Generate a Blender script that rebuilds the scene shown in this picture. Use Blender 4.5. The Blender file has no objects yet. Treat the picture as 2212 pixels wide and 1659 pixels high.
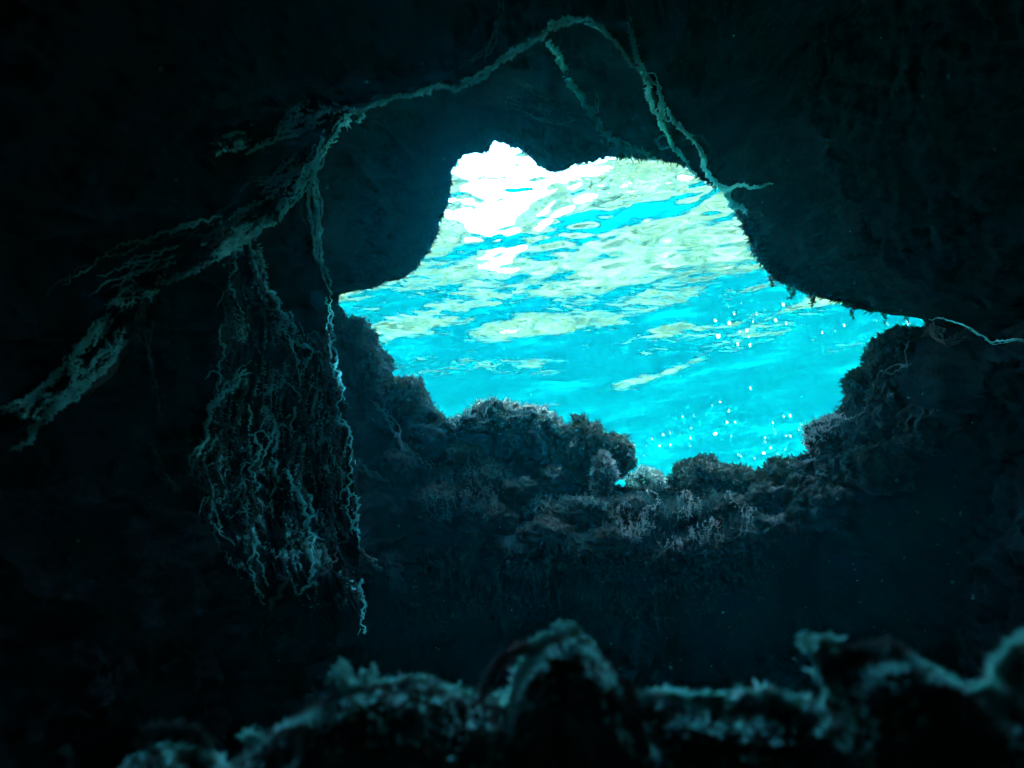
import bpy, math, random
import numpy as np
from mathutils import Vector
from mathutils.bvhtree import BVHTree
rad = math.radians
scene = bpy.context.scene
COL = scene.collection

# ------------------------------------------------------------------ camera, sky, sun, exposure
PITCH = rad(35.0)
SURF_Z = 4.9                                   # water surface above the camera
cam_d = bpy.data.cameras.new('camera')
cam = bpy.data.objects.new('camera', cam_d); COL.objects.link(cam)
cam.location = (0, 0, 0); cam.rotation_euler = (rad(90) + PITCH, 0, 0)
cam_d.sensor_width = 36.0; cam_d.lens = 24.0
cam_d.clip_start = 0.02; cam_d.clip_end = 2000
cam_d.dof.use_dof = True; cam_d.dof.focus_distance = 3.6; cam_d.dof.aperture_fstop = 2.1
scene.camera = cam

SUN_EL, SUN_AZ = rad(52), rad(205)             # compass azimuth from +Y, clockwise: behind and left of the camera
world = bpy.data.worlds.new('World'); scene.world = world; world.use_nodes = True
wn = world.node_tree.nodes; wl = world.node_tree.links
sky = wn.new('ShaderNodeTexSky'); sky.sky_type = 'NISHITA'; sky.sun_disc = False
sky.sun_elevation = SUN_EL; sky.sun_rotation = SUN_AZ
wl.new(sky.outputs[0], wn['Background'].inputs[0]); wn['Background'].inputs[1].default_value = 0.15
sun_d = bpy.data.lights.new('sun', 'SUN'); sun_d.energy = 2.0; sun_d.angle = rad(0.5); sun_d.color = (1.0, 0.95, 0.86)
sun_d.cycles.use_multiple_importance_sampling = False
sun = bpy.data.objects.new('sun', sun_d); COL.objects.link(sun)
sd = Vector((math.sin(SUN_AZ) * math.cos(SUN_EL), math.cos(SUN_AZ) * math.cos(SUN_EL), math.sin(SUN_EL)))
sun.rotation_euler = (-sd).to_track_quat('-Z', 'Y').to_euler()
scene.view_settings.view_transform = 'Standard'; scene.view_settings.look = 'None'
scene.view_settings.gamma = 1.0; scene.view_settings.use_curve_mapping = False
scene.view_settings.exposure = 6.35
cy = scene.cycles
cy.use_denoising = True; cy.max_bounces = 10; cy.diffuse_bounces = 2; cy.glossy_bounces = 3
cy.transmission_bounces = 6; cy.transparent_max_bounces = 12; cy.volume_bounces = 3
cy.sample_clamp_indirect = 6.0; cy.caustics_refractive = True; cy.caustics_reflective = True; cy.blur_glossy = 0.3
cy.use_adaptive_sampling = True; cy.adaptive_threshold = 0.015

# ------------------------------------------------------------------ helpers
FPX = 2212 * 24.0 / 36.0
CF = np.array([0, math.cos(PITCH), math.sin(PITCH)]); CU = np.array([0, -math.sin(PITCH), math.cos(PITCH)]); CR = np.array([1.0, 0, 0])
def ray(u, v):
    d = CF + CR * ((u - 1106) / FPX) + CU * ((829.5 - v) / FPX)
    return d / np.linalg.norm(d)
def at(u, v, dist): return ray(u, v) * dist    # a sight line and a distance give a place in the cave

def _hash(ix, iy, iz, seed):
    h = (ix * 374761393 + iy * 668265263 + iz * 2147483647 + seed * 1274126177) & 0xFFFFFFFF
    h = ((h ^ (h >> 13)) * 1274126177) & 0xFFFFFFFF
    h = ((h ^ (h >> 16)) * 2246822519) & 0xFFFFFFFF
    return h ^ (h >> 15)
def noise3(P, seed=0):
    P = np.asarray(P, float); F = np.floor(P).astype(np.int64); f = P - F
    w = f * f * f * (f * (f * 6 - 15) + 10); out = np.zeros(len(P))
    for dx in (0, 1):
        for dy in (0, 1):
            for dz in (0, 1):
                h = _hash(F[:, 0] + dx, F[:, 1] + dy, F[:, 2] + dz, seed)
                g = np.stack([((h & 255) / 127.5 - 1), (((h >> 8) & 255) / 127.5 - 1), (((h >> 16) & 255) / 127.5 - 1)], 1)
                d = f - np.array([dx, dy, dz])
                ww = (w[:, 0] if dx else 1 - w[:, 0]) * (w[:, 1] if dy else 1 - w[:, 1]) * (w[:, 2] if dz else 1 - w[:, 2])
                out += ww * (g * d).sum(1)
    return out
def fbm(P, scale, octaves=4, seed=0, gain=0.5, ridged=False):
    P = np.asarray(P, float) * scale; a = 1.0; s = np.zeros(len(P))
    for o in range(octaves):
        n = noise3(P + 17.3 * o, seed + o)
        s += a * ((0.5 - np.abs(n) * 1.6) if ridged else n); a *= gain; P = P * 2.03
    return s

def mesh_obj(name, V, F, mat, parent=None, smooth=True, Q=None):
    """V (n,3); F list/array of quads or tris"""
    me = bpy.data.meshes.new(name)
    V = np.asarray(V, np.float32); F = np.asarray(F, np.int32); k = F.shape[1]
    me.vertices.add(len(V)); me.vertices.foreach_set('co', V.ravel())
    me.loops.add(F.size); me.loops.foreach_set('vertex_index', F.ravel())
    me.polygons.add(len(F)); me.polygons.foreach_set('loop_start', np.arange(0, F.size, k, dtype=np.int32))
    me.polygons.foreach_set('loop_total', np.full(len(F), k, np.int32))
    me.polygons.foreach_set('use_smooth', np.full(len(F), smooth))
    me.update(calc_edges=True); me.materials.append(mat)
    o = bpy.data.objects.new(name, me); COL.objects.link(o)
    if parent is not None: o.parent = parent
    return o
def tag(o, label=None, cat=None, group=None, kind=None):
    for k, v in (('label', label), ('category', cat), ('group', group), ('kind', kind)):
        if v: o[k] = v
    return o
def grid_faces(n, m, wrap=False):
    i = np.arange(n - 1)[:, None]; j = np.arange(m if wrap else m - 1)[None, :]; j2 = (j + 1) % m
    return np.stack([i * m + j, i * m + j2, (i + 1) * m + j2, (i + 1) * m + j], -1).reshape(-1, 4)

# ------------------------------------------------------------------ materials
def new_mat(name):
    m = bpy.data.materials.new(name); m.use_nodes = True; m.node_tree.nodes.clear()
    N = m.node_tree.nodes; L = m.node_tree.links; out = N.new('ShaderNodeOutputMaterial')
    return m, N, L, out
def ramp(N, pts):
    r = N.new('ShaderNodeValToRGB'); e = r.color_ramp.elements
    while len(e) < len(pts): e.new(0.5)
    for el, (p, c) in zip(e, pts): el.position = p; el.color = (*c, 1)
    return r
def growth_mat(name, cols, scale=9.0, transl=0.0, bump=0.5, bscale=40.0, bdist=0.02):
    """rough living rock: patches of several colours (the pale growths include rim light), fine bump"""
    m, N, L, out = new_mat(name)
    tc = N.new('ShaderNodeTexCoord'); nz = N.new('ShaderNodeTexNoise'); nz.inputs['Scale'].default_value = scale
    nz.inputs['Detail'].default_value = 6; nz.inputs['Roughness'].default_value = 0.65
    L.new(tc.outputs['Object'], nz.inputs['Vector'])
    k = len(cols); rp = ramp(N, [(0.32 + 0.36 * i / max(1, k - 1), c) for i, c in enumerate(cols)])
    L.new(nz.outputs['Fac'], rp.inputs[0])
    b = N.new('ShaderNodeTexNoise'); b.inputs['Scale'].default_value = bscale; b.inputs['Detail'].default_value = 5
    L.new(tc.outputs['Object'], b.inputs['Vector'])
    bp = N.new('ShaderNodeBump'); bp.inputs['Strength'].default_value = bump; bp.inputs['Distance'].default_value = bdist
    L.new(b.outputs['Fac'], bp.inputs['Height'])
    d = N.new('ShaderNodeBsdfDiffuse'); d.inputs['Roughness'].default_value = 0.6
    L.new(rp.outputs[0], d.inputs['Color']); L.new(bp.outputs[0], d.inputs['Normal'])
    if transl > 0:
        t = N.new('ShaderNodeBsdfTranslucent'); L.new(rp.outputs[0], t.inputs['Color'])
        mx = N.new('ShaderNodeMixShader'); mx.inputs[0].default_value = transl
        L.new(d.outputs[0], mx.inputs[1]); L.new(t.outputs[0], mx.inputs[2]); L.new(mx.outputs[0], out.inputs[0])
    else: L.new(d.outputs[0], out.inputs[0])
    return m
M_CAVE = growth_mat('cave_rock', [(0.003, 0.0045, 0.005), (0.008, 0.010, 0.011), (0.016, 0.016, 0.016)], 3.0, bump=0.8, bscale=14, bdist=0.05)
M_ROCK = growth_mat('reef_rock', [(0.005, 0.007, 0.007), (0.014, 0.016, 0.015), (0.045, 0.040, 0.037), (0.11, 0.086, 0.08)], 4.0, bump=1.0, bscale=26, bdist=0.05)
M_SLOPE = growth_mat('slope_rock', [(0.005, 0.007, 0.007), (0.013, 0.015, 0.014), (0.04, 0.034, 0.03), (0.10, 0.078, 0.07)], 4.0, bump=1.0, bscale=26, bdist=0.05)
M_PALE = growth_mat('rimlit_pale_growth', [(0.20, 0.62, 0.56), (0.32, 0.80, 0.73), (0.52, 0.74, 0.69)], 7.0, transl=0.35, bump=0.8, bscale=60)  # algae on rock ridges; their teal rim light is put into this colour
M_SAND = growth_mat('deep_seabed', [(0.004, 0.03, 0.03), (0.012, 0.05, 0.046)], 0.6, bump=0.4, bscale=2.5, bdist=0.2)
M_CLIFF = growth_mat('cliff_stone', [(0.003, 0.005, 0.003), (0.012, 0.016, 0.008), (0.026, 0.031, 0.018), (0.038, 0.042, 0.027)], 1.3, bump=1.0, bscale=3.0, bdist=0.3)

# water surface: real refraction, so Snell's window and total reflection come from the waves themselves
M_WATER, N, L, out = new_mat('sea_surface')
tc = N.new('ShaderNodeTexCoord'); mp = N.new('ShaderNodeMapping'); mp.inputs['Rotation'].default_value = (0, 0, rad(20)); mp.inputs['Scale'].default_value = (0.45, 1.0, 1.0)
L.new(tc.outputs['Object'], mp.inputs['Vector'])
nz = N.new('ShaderNodeTexNoise'); nz.inputs['Scale'].default_value = 9.0; nz.inputs['Detail'].default_value = 3; nz.inputs['Distortion'].default_value = 0.6
L.new(mp.outputs[0], nz.inputs['Vector'])
bp = N.new('ShaderNodeBump'); bp.inputs['Strength'].default_value = 1.0; bp.inputs['Distance'].default_value = 0.006
L.new(nz.outputs['Fac'], bp.inputs['Height'])
g = N.new('ShaderNodeBsdfGlass'); g.inputs['IOR'].default_value = 1.33; g.inputs['Roughness'].default_value = 0.035; g.inputs['Color'].default_value = (1, 1, 1, 1)
L.new(bp.outputs[0], g.inputs['Normal']); L.new(g.outputs[0], out.inputs[0])

# ------------------------------------------------------------------ water
def haze_box(lo, hi, density):
    x0, y0, z0 = lo; x1, y1, z1 = hi
    V = [(x0,y0,z0),(x1,y0,z0),(x1,y1,z0),(x0,y1,z0),(x0,y0,z1),(x1,y0,z1),(x1,y1,z1),(x0,y1,z1)]
    F = [(0,3,2,1),(4,5,6,7),(0,1,5,4),(1,2,6,5),(2,3,7,6),(3,0,4,7)]
    m, N, L, out = new_mat('water_haze')
    pv = N.new('ShaderNodeVolumePrincipled')
    pv.inputs['Color'].default_value = HAZE_COL; pv.inputs['Absorption Color'].default_value = HAZE_ABS
    pv.inputs['Density'].default_value = density; pv.inputs['Anisotropy'].default_value = 0.8
    L.new(pv.outputs[0], out.inputs['Volume'])
    return tag(mesh_obj('haze', V, F, m, smooth=False), kind='stuff')
HAZE_COL = (0.001, 0.070, 0.082, 1); HAZE_ABS = (0.0, 0.83, 0.79, 1)
haze_box((-130, -60, -10.5), (130, 150, SURF_Z - 0.34), 0.118)

def axis(a, b, lo, hi, step, grow=1.06):
    mid = list(np.arange(lo, hi, step)); s = step; x = mid[-1]; up = []
    while x < b: s *= grow; x += s; up.append(x)
    s = step; x = lo; dn = []
    while x > a: s *= grow; x -= s; dn.append(x)
    return np.array(dn[::-1] + mid + up)
gx = axis(-110, 110, -3.2, 7.5, 0.02); gy = axis(-50, 140, 1.2, 12.0, 0.02)
X, Y = np.meshgrid(gx, gy, indexing='ij')
rng = np.random.default_rng(11)
H = np.zeros_like(X)
calm = np.interp(Y, [3.0, 4.3, 5.2, 7.0], [1.15, 0.9, 0.5, 0.3])   # ripples die out towards the open water
for i in range(110):                             # long crossing swell and chop
    lam = 0.10 * (18 ** rng.random()); ang = rad(-20) + rng.normal(0, 0.42)
    k = 2 * math.pi / lam; kx, ky = -math.sin(ang) * k, math.cos(ang) * k
    a = 0.0043 * lam ** 0.95 * (0.4 + 1.2 * rng.random()) * (0.9 if lam > 0.45 else 0.8)
    P2 = np.stack([(X * math.cos(ang) + Y * math.sin(ang)).ravel() * 0.6 / lam ** 0.6, (Y * math.cos(ang) - X * math.sin(ang)).ravel() * 0.9 / lam ** 0.6, np.full(X.size, 3.7 * i)], 1) if i % 2 else None
    g = 1.0 if P2 is None else np.clip(0.3 + 4.5 * noise3(P2, i), 0, 2.4).reshape(X.shape)   # chop comes in short-crested groups
    H += a * g * (calm if lam < 0.45 else 1.0) * np.sin(kx * X + ky * Y + rng.random() * 6.28)
P2 = np.stack([X.ravel() * 0.45, Y.ravel() * 0.8, np.zeros(X.size)], 1)
gate = np.clip(0.85 + 1.6 * fbm(P2, 1.0, 3, 5), 0.15, 2.0).reshape(X.shape)
gate *= np.interp(Y, [3.0, 4.5, 5.5, 7.5], [1.15, 1.0, 0.8, 0.5])   # the lee of the point is calmer
fade = np.clip(1 - (np.hypot(np.maximum(0, np.abs(X - 2) - 6), np.maximum(0, np.abs(Y - 6.5) - 6)) / 6), 0.0, 1)
H = H * gate * fade
V = np.stack([X, Y, SURF_Z + H], -1).reshape(-1, 3)
surf = tag(mesh_obj('water_surface', V, grid_faces(len(gx), len(gy))[:, ::-1], M_WATER), kind='structure')
print('slope rms', np.sqrt(np.mean((np.diff(H[100:600, 100:600], axis=1) / 0.02) ** 2)), H.min(), H.max())

# seabed
gx = np.linspace(-125, 125, 160); gy = np.linspace(-55, 145, 130); X, Y = np.meshgrid(gx, gy, indexing='ij')
V = np.stack([X, Y, np.zeros_like(X)], -1).reshape(-1, 3); V[:, 2] = -8.5 + 1.2 * fbm(V, 0.05, 4, 3)
tag(mesh_obj('seabed', V, grid_faces(160, 130), M_SAND), kind='structure')

# cliff on the far shore, standing above the water; seen only through the surface
n, m = 220, 60
t = np.linspace(-1, 1, n); s = np.linspace(0, 1, m); T, S = np.meshgrid(t, s, indexing='ij')
cx = T * 34; base_y = 12.5 + 6 * T ** 2 - 1.5 * T
top = 9.0 - 5.2 * np.exp(-((cx + 0.5) / 1.3) ** 2) + 1.8 * fbm(np.stack([cx.ravel(), 0 * cx.ravel(), 0 * cx.ravel()], 1), 0.33, 4, 8).reshape(cx.shape)
V = np.stack([cx, base_y + S * 2.2 + np.maximum(0, S - 0.8) * 22, SURF_Z - 0.3 + top * np.minimum(1, S / 0.8)], -1).reshape(-1, 3)
V[:, 1] += 1.2 * fbm(V, 0.45, 5, 21); V[:, 2] = np.maximum(V[:, 2], SURF_Z - 0.3)
tag(mesh_obj('cliff', V, grid_faces(n, m), M_CLIFF), kind='structure')

# ------------------------------------------------------------------ the cave
B_OUT = [  # edge of the opening: u, v, distance
 (1070,308,4.70),(1092,318,4.70),(1122,326,4.69),(1160,362,4.67),(1195,374,4.66),(1225,368,4.67),(1262,352,4.68),(1300,346,4.68),(1340,342,4.68),(1380,346,4.68),
 (1420,350,4.68),(1470,358,4.67),(1510,387,4.66),(1555,412,4.64),(1580,440,4.63),(1588,465,4.61),(1605,500,4.59),(1622,540,4.57),(1645,580,4.55),(1672,606,4.53),
 (1720,628,4.52),(1785,645,4.51),(1850,672,4.49),(1885,681,4.49),(1930,680,4.49),(1970,681,4.49),(2004,682,4.49),(2010,700,4.48),(2012,722,4.47),(1985,732,4.46),(1965,718,4.47),
 (1945,715,4.47),(1925,728,4.46),(1895,750,4.45),(1865,792,4.43),(1850,822,4.41),(1836,845,4.40),(1800,885,4.37),(1764,908,4.36),(1758,965,4.33),(1720,985,4.32),
 (1690,1000,4.31),(1640,1022,4.30),(1600,1040,4.29),(1500,1050,4.28),(1440,1055,4.28),(1360,1050,4.28),(1300,1040,4.29),(1200,972,4.31),(1100,930,4.33),(1000,920,4.35),
 (935,878,4.63),(918,842,4.65),(880,822,4.66),(845,810,4.67),(836,772,4.69),(820,752,4.70),(790,728,4.71),(760,692,4.73),(733,655,4.75),(738,640,4.51),
 (770,634,4.52),(800,628,4.52),(830,615,4.53),(870,605,4.53),(902,585,4.54),(930,547,4.57),(945,515,4.58),(951,490,4.60),(971,440,4.63),(976,420,4.64),
 (978,398,4.65),(976,375,4.66),(990,348,4.68),(1005,338,4.68),(1040,336,4.69),(1058,326,4.69)]
A_OUT = [  # the nearer edge: arch overhead and wall at the left: u, v, distance
 (1270,40,2.34),(1300,60,2.40),(1340,105,2.56),(1375,145,2.72),(1430,230,3.10),(1500,330,3.60),(1560,405,3.92),
 (1190,60,2.34),(1130,105,2.34),(1060,150,2.34),(980,192,2.34),(940,186,2.30),(900,206,2.30),(830,216,2.26),(780,240,2.26),(722,240,2.22),
 (705,290,2.34),(690,350,2.42),(682,450,2.54),(690,550,2.65),(706,640,2.76),(716,750,2.85),(738,880,2.90),(755,1000,2.83),(768,1100,2.71),(770,1250,2.45),(782,1400,2.08)]
AX = ray(1330, 700)
E1 = CR - AX * (CR @ AX); E1 /= np.linalg.norm(E1); E2 = np.cross(E1, AX); E2 = E2 if E2[2] > 0 else -E2
def polar(u, v):
    d = ray(u, v); return math.atan2(d @ E2, d @ E1), math.acos(max(-1, min(1, d @ AX)))
def table(pts):
    r = sorted((*polar(u, v), d) for u, v, d in pts); r = np.array(r)
    th = np.concatenate([r[:, 0] - 2 * math.pi, r[:, 0], r[:, 0] + 2 * math.pi]); return th, np.tile(r[:, 1], 3), np.tile(r[:, 2], 3)
NT = 1300
TH = np.linspace(-math.pi, math.pi, NT, endpoint=False)
bt, bp_, bd = table(B_OUT); phiB = np.interp(TH, bt, bp_); dB = np.interp(TH, bt, bd)
at_, ap, ad = table(A_OUT)
phiA = np.interp(TH, at_, ap); dA = np.interp(TH, at_, ad)
aT = np.sort(np.array([polar(u, v)[0] for u, v, d in A_OUT])); 
lo, hi = polar(1560, 405)[0], polar(782, 1400)[0] + 2 * math.pi      # A runs counter-clockwise from the right of the arch to the left wall's foot
thp = np.where(TH < lo, TH + 2 * math.pi, TH)
w = np.clip((thp - lo) / 0.10, 0, 1) * np.clip((hi - thp) / 0.25, 0, 1)   # 1 where the near edge hides a recess
w = w * w * (3 - 2 * w)
phi_in = np.maximum(phiB + 0.04, phiA)
# ring table: (phi, dist) for each theta from outside to inside
sinT = np.sin(TH); low = np.clip(-sinT, 0, 1)
def mix(a, b, k): return a * (1 - k) + b * k
def foot_d(phi):   # chamber radius away from the opening: a wall under the sill, then the floor
    up = np.interp(phi, [0.3, 0.6, 0.9, 1.3, 2.0, math.pi], [3.6, 2.9, 2.3, 1.8, 1.6, 1.6])
    dn = np.interp(phi, [0.25, 0.35, 0.5, 0.7, 1.0, 1.3, 2.0, math.pi], [4.45, 4.4, 4.1, 3.3, 2.0, 1.6, 1.5, 1.6])
    k = np.clip(-sinT * 1.6 - 0.2, 0, 1); return mix(up, dn, k)
rings = []
def R(phi, d, n): rings.append((np.broadcast_to(phi, (NT,)).copy(), np.broadcast_to(d, (NT,)).copy(), n))
R(math.pi, 7.5, 12); R(2.2, 7.5, 12); R(1.5, 7.5, 12); R(np.maximum(1.0, phiB + 0.3), 7.0, 14); R(phiB + 0.30, dB + 0.75, 14); R(phiB + 0.08, dB + 0.30, 10); R(phiB + 0.012, dB + 0.12, 6); R(phiB, dB, 8)
R(phiB + 0.02, dB - 0.05, 16)
def base(extra): q = phiB + extra; return np.minimum(dB - 0.08 - 0.9 * extra * (1 - low), foot_d(q) + 0.25 * np.exp(-extra * 6))
R(mix(phiB + 0.12, phi_in * 0.45 + phiB * 0.55 + 0.02, w), mix(base(0.12), dB - 0.10, w), 24)
R(mix(phiB + 0.2, phi_in + 0.10, w), mix(base(0.2), dA + 0.35, w), 16)
R(mix(phiB + 0.26, phi_in + 0.05, w), mix(base(0.26), dA + 0.15, w), 12)
R(mix(phiB + 0.32, phi_in, w), mix(base(0.32), dA, w), 16)
R(mix(phiB + 0.38, phi_in + 0.05, w), mix(base(0.38), dA - 0.08, w), 24)
def tunnel(q): return np.clip(dA * np.sin(phi_in) / np.sin(np.minimum(q, math.pi / 2)) * 1.03, 1.0, 2.4)   # walls run back towards the camera, so the opening lights them
e = np.maximum(phi_in + 0.25, phiB + 0.5); R(e, mix(foot_d(e), np.minimum(foot_d(e), tunnel(e)), w), 30)
e2 = np.maximum(e + 0.2, 0.95); R(e2, mix(foot_d(e2), np.minimum(foot_d(e2), tunnel(e2)), w), 24); R(np.maximum(1.5, e2 + 0.1), 1.65, 16); R(2.3, 1.55, 12); R(math.pi, 1.55, 1)
PH, DD, RB = [], [], []
for k in range(len(rings) - 1):
    (p0, d0, n), (p1, d1, _) = rings[k], rings[k + 1]
    for i in range(n):
        f = i / n; PH.append(mix(p0, p1, f)); DD.append(mix(d0, d1, f)); RB.append(k + f)
PH.append(rings[-1][0]); DD.append(rings[-1][1]); RB.append(len(rings) - 1)
PH = np.array(PH); DD = np.array(DD); RB = np.array(RB)[:, None] * np.ones((1, NT))
# small raggedness of both edges
P = (np.cos(PH)[..., None] * AX + np.sin(PH)[..., None] * (np.cos(TH)[None, :, None] * E1 + np.sin(TH)[None, :, None] * E2)) * DD[..., None]
sh = P.shape; Pf = P.reshape(-1, 3)
# normals of the undisplaced shell
dt = np.roll(P, -1, 1) - np.roll(P, 1, 1); dr = np.gradient(P, axis=0); Nn = np.cross(dt, dr); Nn /= np.linalg.norm(Nn, axis=-1, keepdims=True) + 1e-9
big = fbm(Pf, 1.1, 3, 40).reshape(sh[:2]); med = fbm(Pf, 4.5, 4, 50, ridged=True).reshape(sh[:2]); fine = fbm(Pf, 22, 4, 60, 0.6).reshape(sh[:2])
rim = np.exp(-((RB - 7) / 0.7) ** 2); rimA = np.exp(-((RB - 12) / 0.6) ** 2) * w[None, :]
keep = np.maximum(rim, rimA)
bil = sum(a_ * (np.abs(noise3(Pf * s_ + 31, 90 + i_)) - 0.22) for i_, (s_, a_) in enumerate(((2.2, 1.0), (5.0, 0.55), (11.0, 0.3), (23.0, 0.16)))).reshape(sh[:2])   # knobbly reef lumps on the lower slope
lowk = np.clip(-sinT * 1.8 - 0.1, 0, 1)[None, :] * np.clip((1.15 - PH) * 3, 0, 1) * (RB > 8)
amp = -0.34 * bil * lowk * (1 - 0.7 * keep) + 0.20 * big * (1 - keep) + 0.09 * med * (1 - 0.75 * keep) + 0.022 * fine * (1 - 0.6 * keep)
P = P + Nn * amp[..., None]
# jitter of the rim across the sight line
jit = fbm(np.stack([np.cos(TH) * 9, np.sin(TH) * 9, 0 * TH], 1), 3.0, 4, 70, 0.5)
P = P + ((np.cos(TH)[:, None] * E1 + np.sin(TH)[:, None] * E2) * (jit * 0.022)[:, None])[None] * keep[..., None]
zt = SURF_Z - 1.1                              # the roof never reaches the surface
P[..., 2] = np.where(P[..., 2] > zt, zt + 0.6 * np.tanh((P[..., 2] - zt) / 0.6), P[..., 2])
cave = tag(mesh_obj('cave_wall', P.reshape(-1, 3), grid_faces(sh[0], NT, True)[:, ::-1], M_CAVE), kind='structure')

# ------------------------------------------------------------------ builders for the growth and the painted rim-lit ridges in the cave
BVH = BVHTree.FromPolygons(P.reshape(-1, 3).tolist(), grid_faces(sh[0], NT, True).tolist())
BL = []                                        # boulders, once they stand
def hit(u, v):
    """where a sight line first meets the cave rock"""
    d = Vector(ray(u, v)); best = None
    for tree in [BVH] + BL:
        h = tree.ray_cast(Vector((0, 0, 0)), d, 30)
        if h[0] is not None and (best is None or h[3] < best): best = h[3]
    return best
rnd = random.Random(4)
RG = np.random.default_rng(77)
class MB:
    def __init__(s): s.V = []; s.F = []; s.n = 0
    def add(s, V, F):
        s.V.append(np.asarray(V, float)); s.F.append(np.asarray(F) + s.n); s.n += len(V)
    def build(s, name, mat, parent=None, smooth=True):
        V = np.concatenate(s.V); F = np.concatenate(s.F)
        if parent is not None: V = V - np.array(parent.location)
        return mesh_obj(name, V, F, mat, parent, smooth)
    def tube(s, C, r, sides=7, rough=0.35):
        C = np.asarray(C, float); n = len(C); r = np.broadcast_to(r, (n,)).copy()
        T = np.gradient(C, axis=0); T /= np.linalg.norm(T, axis=1, keepdims=True) + 1e-9
        up = np.array([0.31, -0.52, 0.79]); A = np.cross(T, up); A /= np.linalg.norm(A, axis=1, keepdims=True) + 1e-9; B = np.cross(T, A)
        t = np.linspace(0, 2 * math.pi, sides, endpoint=False)
        rr = r[:, None] * (1 + rough * RG.normal(size=(n, sides)).clip(-1.6, 1.6))
        V = C[:, None] + rr[..., None] * (np.cos(t)[None, :, None] * A[:, None] + np.sin(t)[None, :, None] * B[:, None])
        V[0] = C[0] + (V[0] - C[0]) * 0.15; V[-1] = C[-1] + (V[-1] - C[-1]) * 0.15
        s.add(V.reshape(-1, 3), grid_faces(n, sides, True))
        return C, r, A, B, T
    def blades(s, O, D, ln, wd):
        """many thin leaf-like faces: origins, directions, lengths, widths"""
        O = np.asarray(O, float); n = len(O); D = D / (np.linalg.norm(D, axis=1, keepdims=True) + 1e-9)
        S = np.cross(D, RG.normal(size=(n, 3))); S /= np.linalg.norm(S, axis=1, keepdims=True) + 1e-9
        ln = np.broadcast_to(ln, (n,))[:, None]; wd = np.broadcast_to(wd, (n,))[:, None]
        bend = RG.normal(size=(n, 3)) * ln * 0.18
        V = np.stack([O - S * wd * 0.5, O + S * wd * 0.5, O + D * ln * 0.6 + S * wd * 0.55 + bend * 0.4, O + D * ln + bend], 1).reshape(-1, 3)
        V[3::4] -= (S * wd * 0.15)
        s.add(V, np.arange(n * 4).reshape(n, 4))
    def fuzz(s, tube, per, ln, wd):
        C, r, A, B, T = tube; n = len(C); k = max(1, int(n * per)); i = RG.integers(0, n, k); a = RG.random(k) * 6.283
        N = np.cos(a)[:, None] * A[i] + np.sin(a)[:, None] * B[i]
        s.blades(C[i] + N * r[i, None] * 0.6, N + 0.7 * RG.normal(size=(k, 3)), ln * (0.4 + RG.random(k)), wd * (0.5 + RG.random(k)))
def spline(pts, step):
    p = np.asarray(pts, float); q = np.vstack([2 * p[0] - p[1], p, 2 * p[-1] - p[-2]]); out = []
    for i in range(1, len(q) - 2):
        a, b, c, d = q[i - 1], q[i], q[i + 1], q[i + 2]; m = max(2, int(np.linalg.norm(c[:2] - b[:2]) / step)); t = np.linspace(0, 1, m, endpoint=False)[:, None]
        out.append(0.5 * (2 * b + (c - a) * t + (2 * a - 5 * b + 4 * c - d) * t ** 2 + (3 * b - a - 3 * c + d) * t ** 3))
    out.append(p[-1:]); return np.vstack(out)
def wob(n, f, octv=4):
    x = np.arange(n) * f + RG.random() * 900
    return fbm(np.stack([x, 0.3 * x, np.full(n, RG.random() * 99)], 1), 1.0, octv, int(RG.integers(1, 99)), 0.6)
def lay(path, off=0.02, dist=None):
    """lay a path of sight lines on the rock, standing a little proud of it"""
    if dist is None:
        D = np.array([hit(u, v) or np.nan for u, v in path]); ok = ~np.isnan(D)
        if not ok.any(): return None
        D = np.interp(np.arange(len(D)), np.nonzero(ok)[0], D[ok]); k = 9
        pad = np.pad(D, 30, mode='edge'); near = D < np.min([pad[q:q + len(D)] for q in range(61)], axis=0) + 0.28; nz_ = np.nonzero(near)[0]   # a strand along an edge stays on the near rock
        if near.mean() > 0.2 and np.abs(np.diff(near.astype(int))).sum() > 1: D = np.interp(np.arange(len(D)), nz_, D[nz_])
        pad = np.pad(D, k, mode='edge'); D = np.min([pad[i:i + len(D)] for i in range(2 * k + 1)], axis=0)
        pad = np.pad(D, k, mode='edge'); D = np.mean([pad[i:i + len(D)] for i in range(2 * k + 1)], axis=0)
    else: D = np.interp(np.linspace(0, 1, len(path)), np.linspace(0, 1, len(dist)), dist) if np.ndim(dist) else np.full(len(path), dist)
    return np.array([ray(u, v) * (d - off) for (u, v), d in zip(path, D)]), D
def strand(mb, pts, width, off=0.03, wander=0.5, hair=1.2, hlen=1.0, dist=None, taper=(0.6, 0.3), sides=6, var=0.8):
    path = spline(pts, 3.0)[:, :2]; n = len(path)
    T = np.gradient(path, axis=0); T /= np.linalg.norm(T, axis=1, keepdims=True) + 1e-9; Nn = np.stack([-T[:, 1], T[:, 0]], 1)
    ww = wander * (width + 3.5)
    path = path + Nn * (ww * wob(n, 0.16) * 1.6 + ww * 0.5 * wob(n, 0.6, 2))[:, None]
    res = lay(path, off, dist)
    if res is None: return
    C, D = res; e = np.linspace(0, 1, n); env = np.minimum(1, taper[0] + (1 - taper[0]) * e * 6) * np.minimum(1, taper[1] + (1 - taper[1]) * (1 - e) * 6)
    r = 0.5 * width * D / FPX * env * np.clip(0.85 + var * wob(n, 0.22), 0.25, 1.9)
    C = C + RG.normal(size=C.shape) * r[:, None] * 0.12
    tb = mb.tube(C, r, sides)
    if hair > 0: mb.fuzz(tb, hair * 2.2, 0.5 * hlen * width * D.mean() / FPX, 0.22 * hlen * width * D.mean() / FPX)
    return C, r, path
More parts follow.
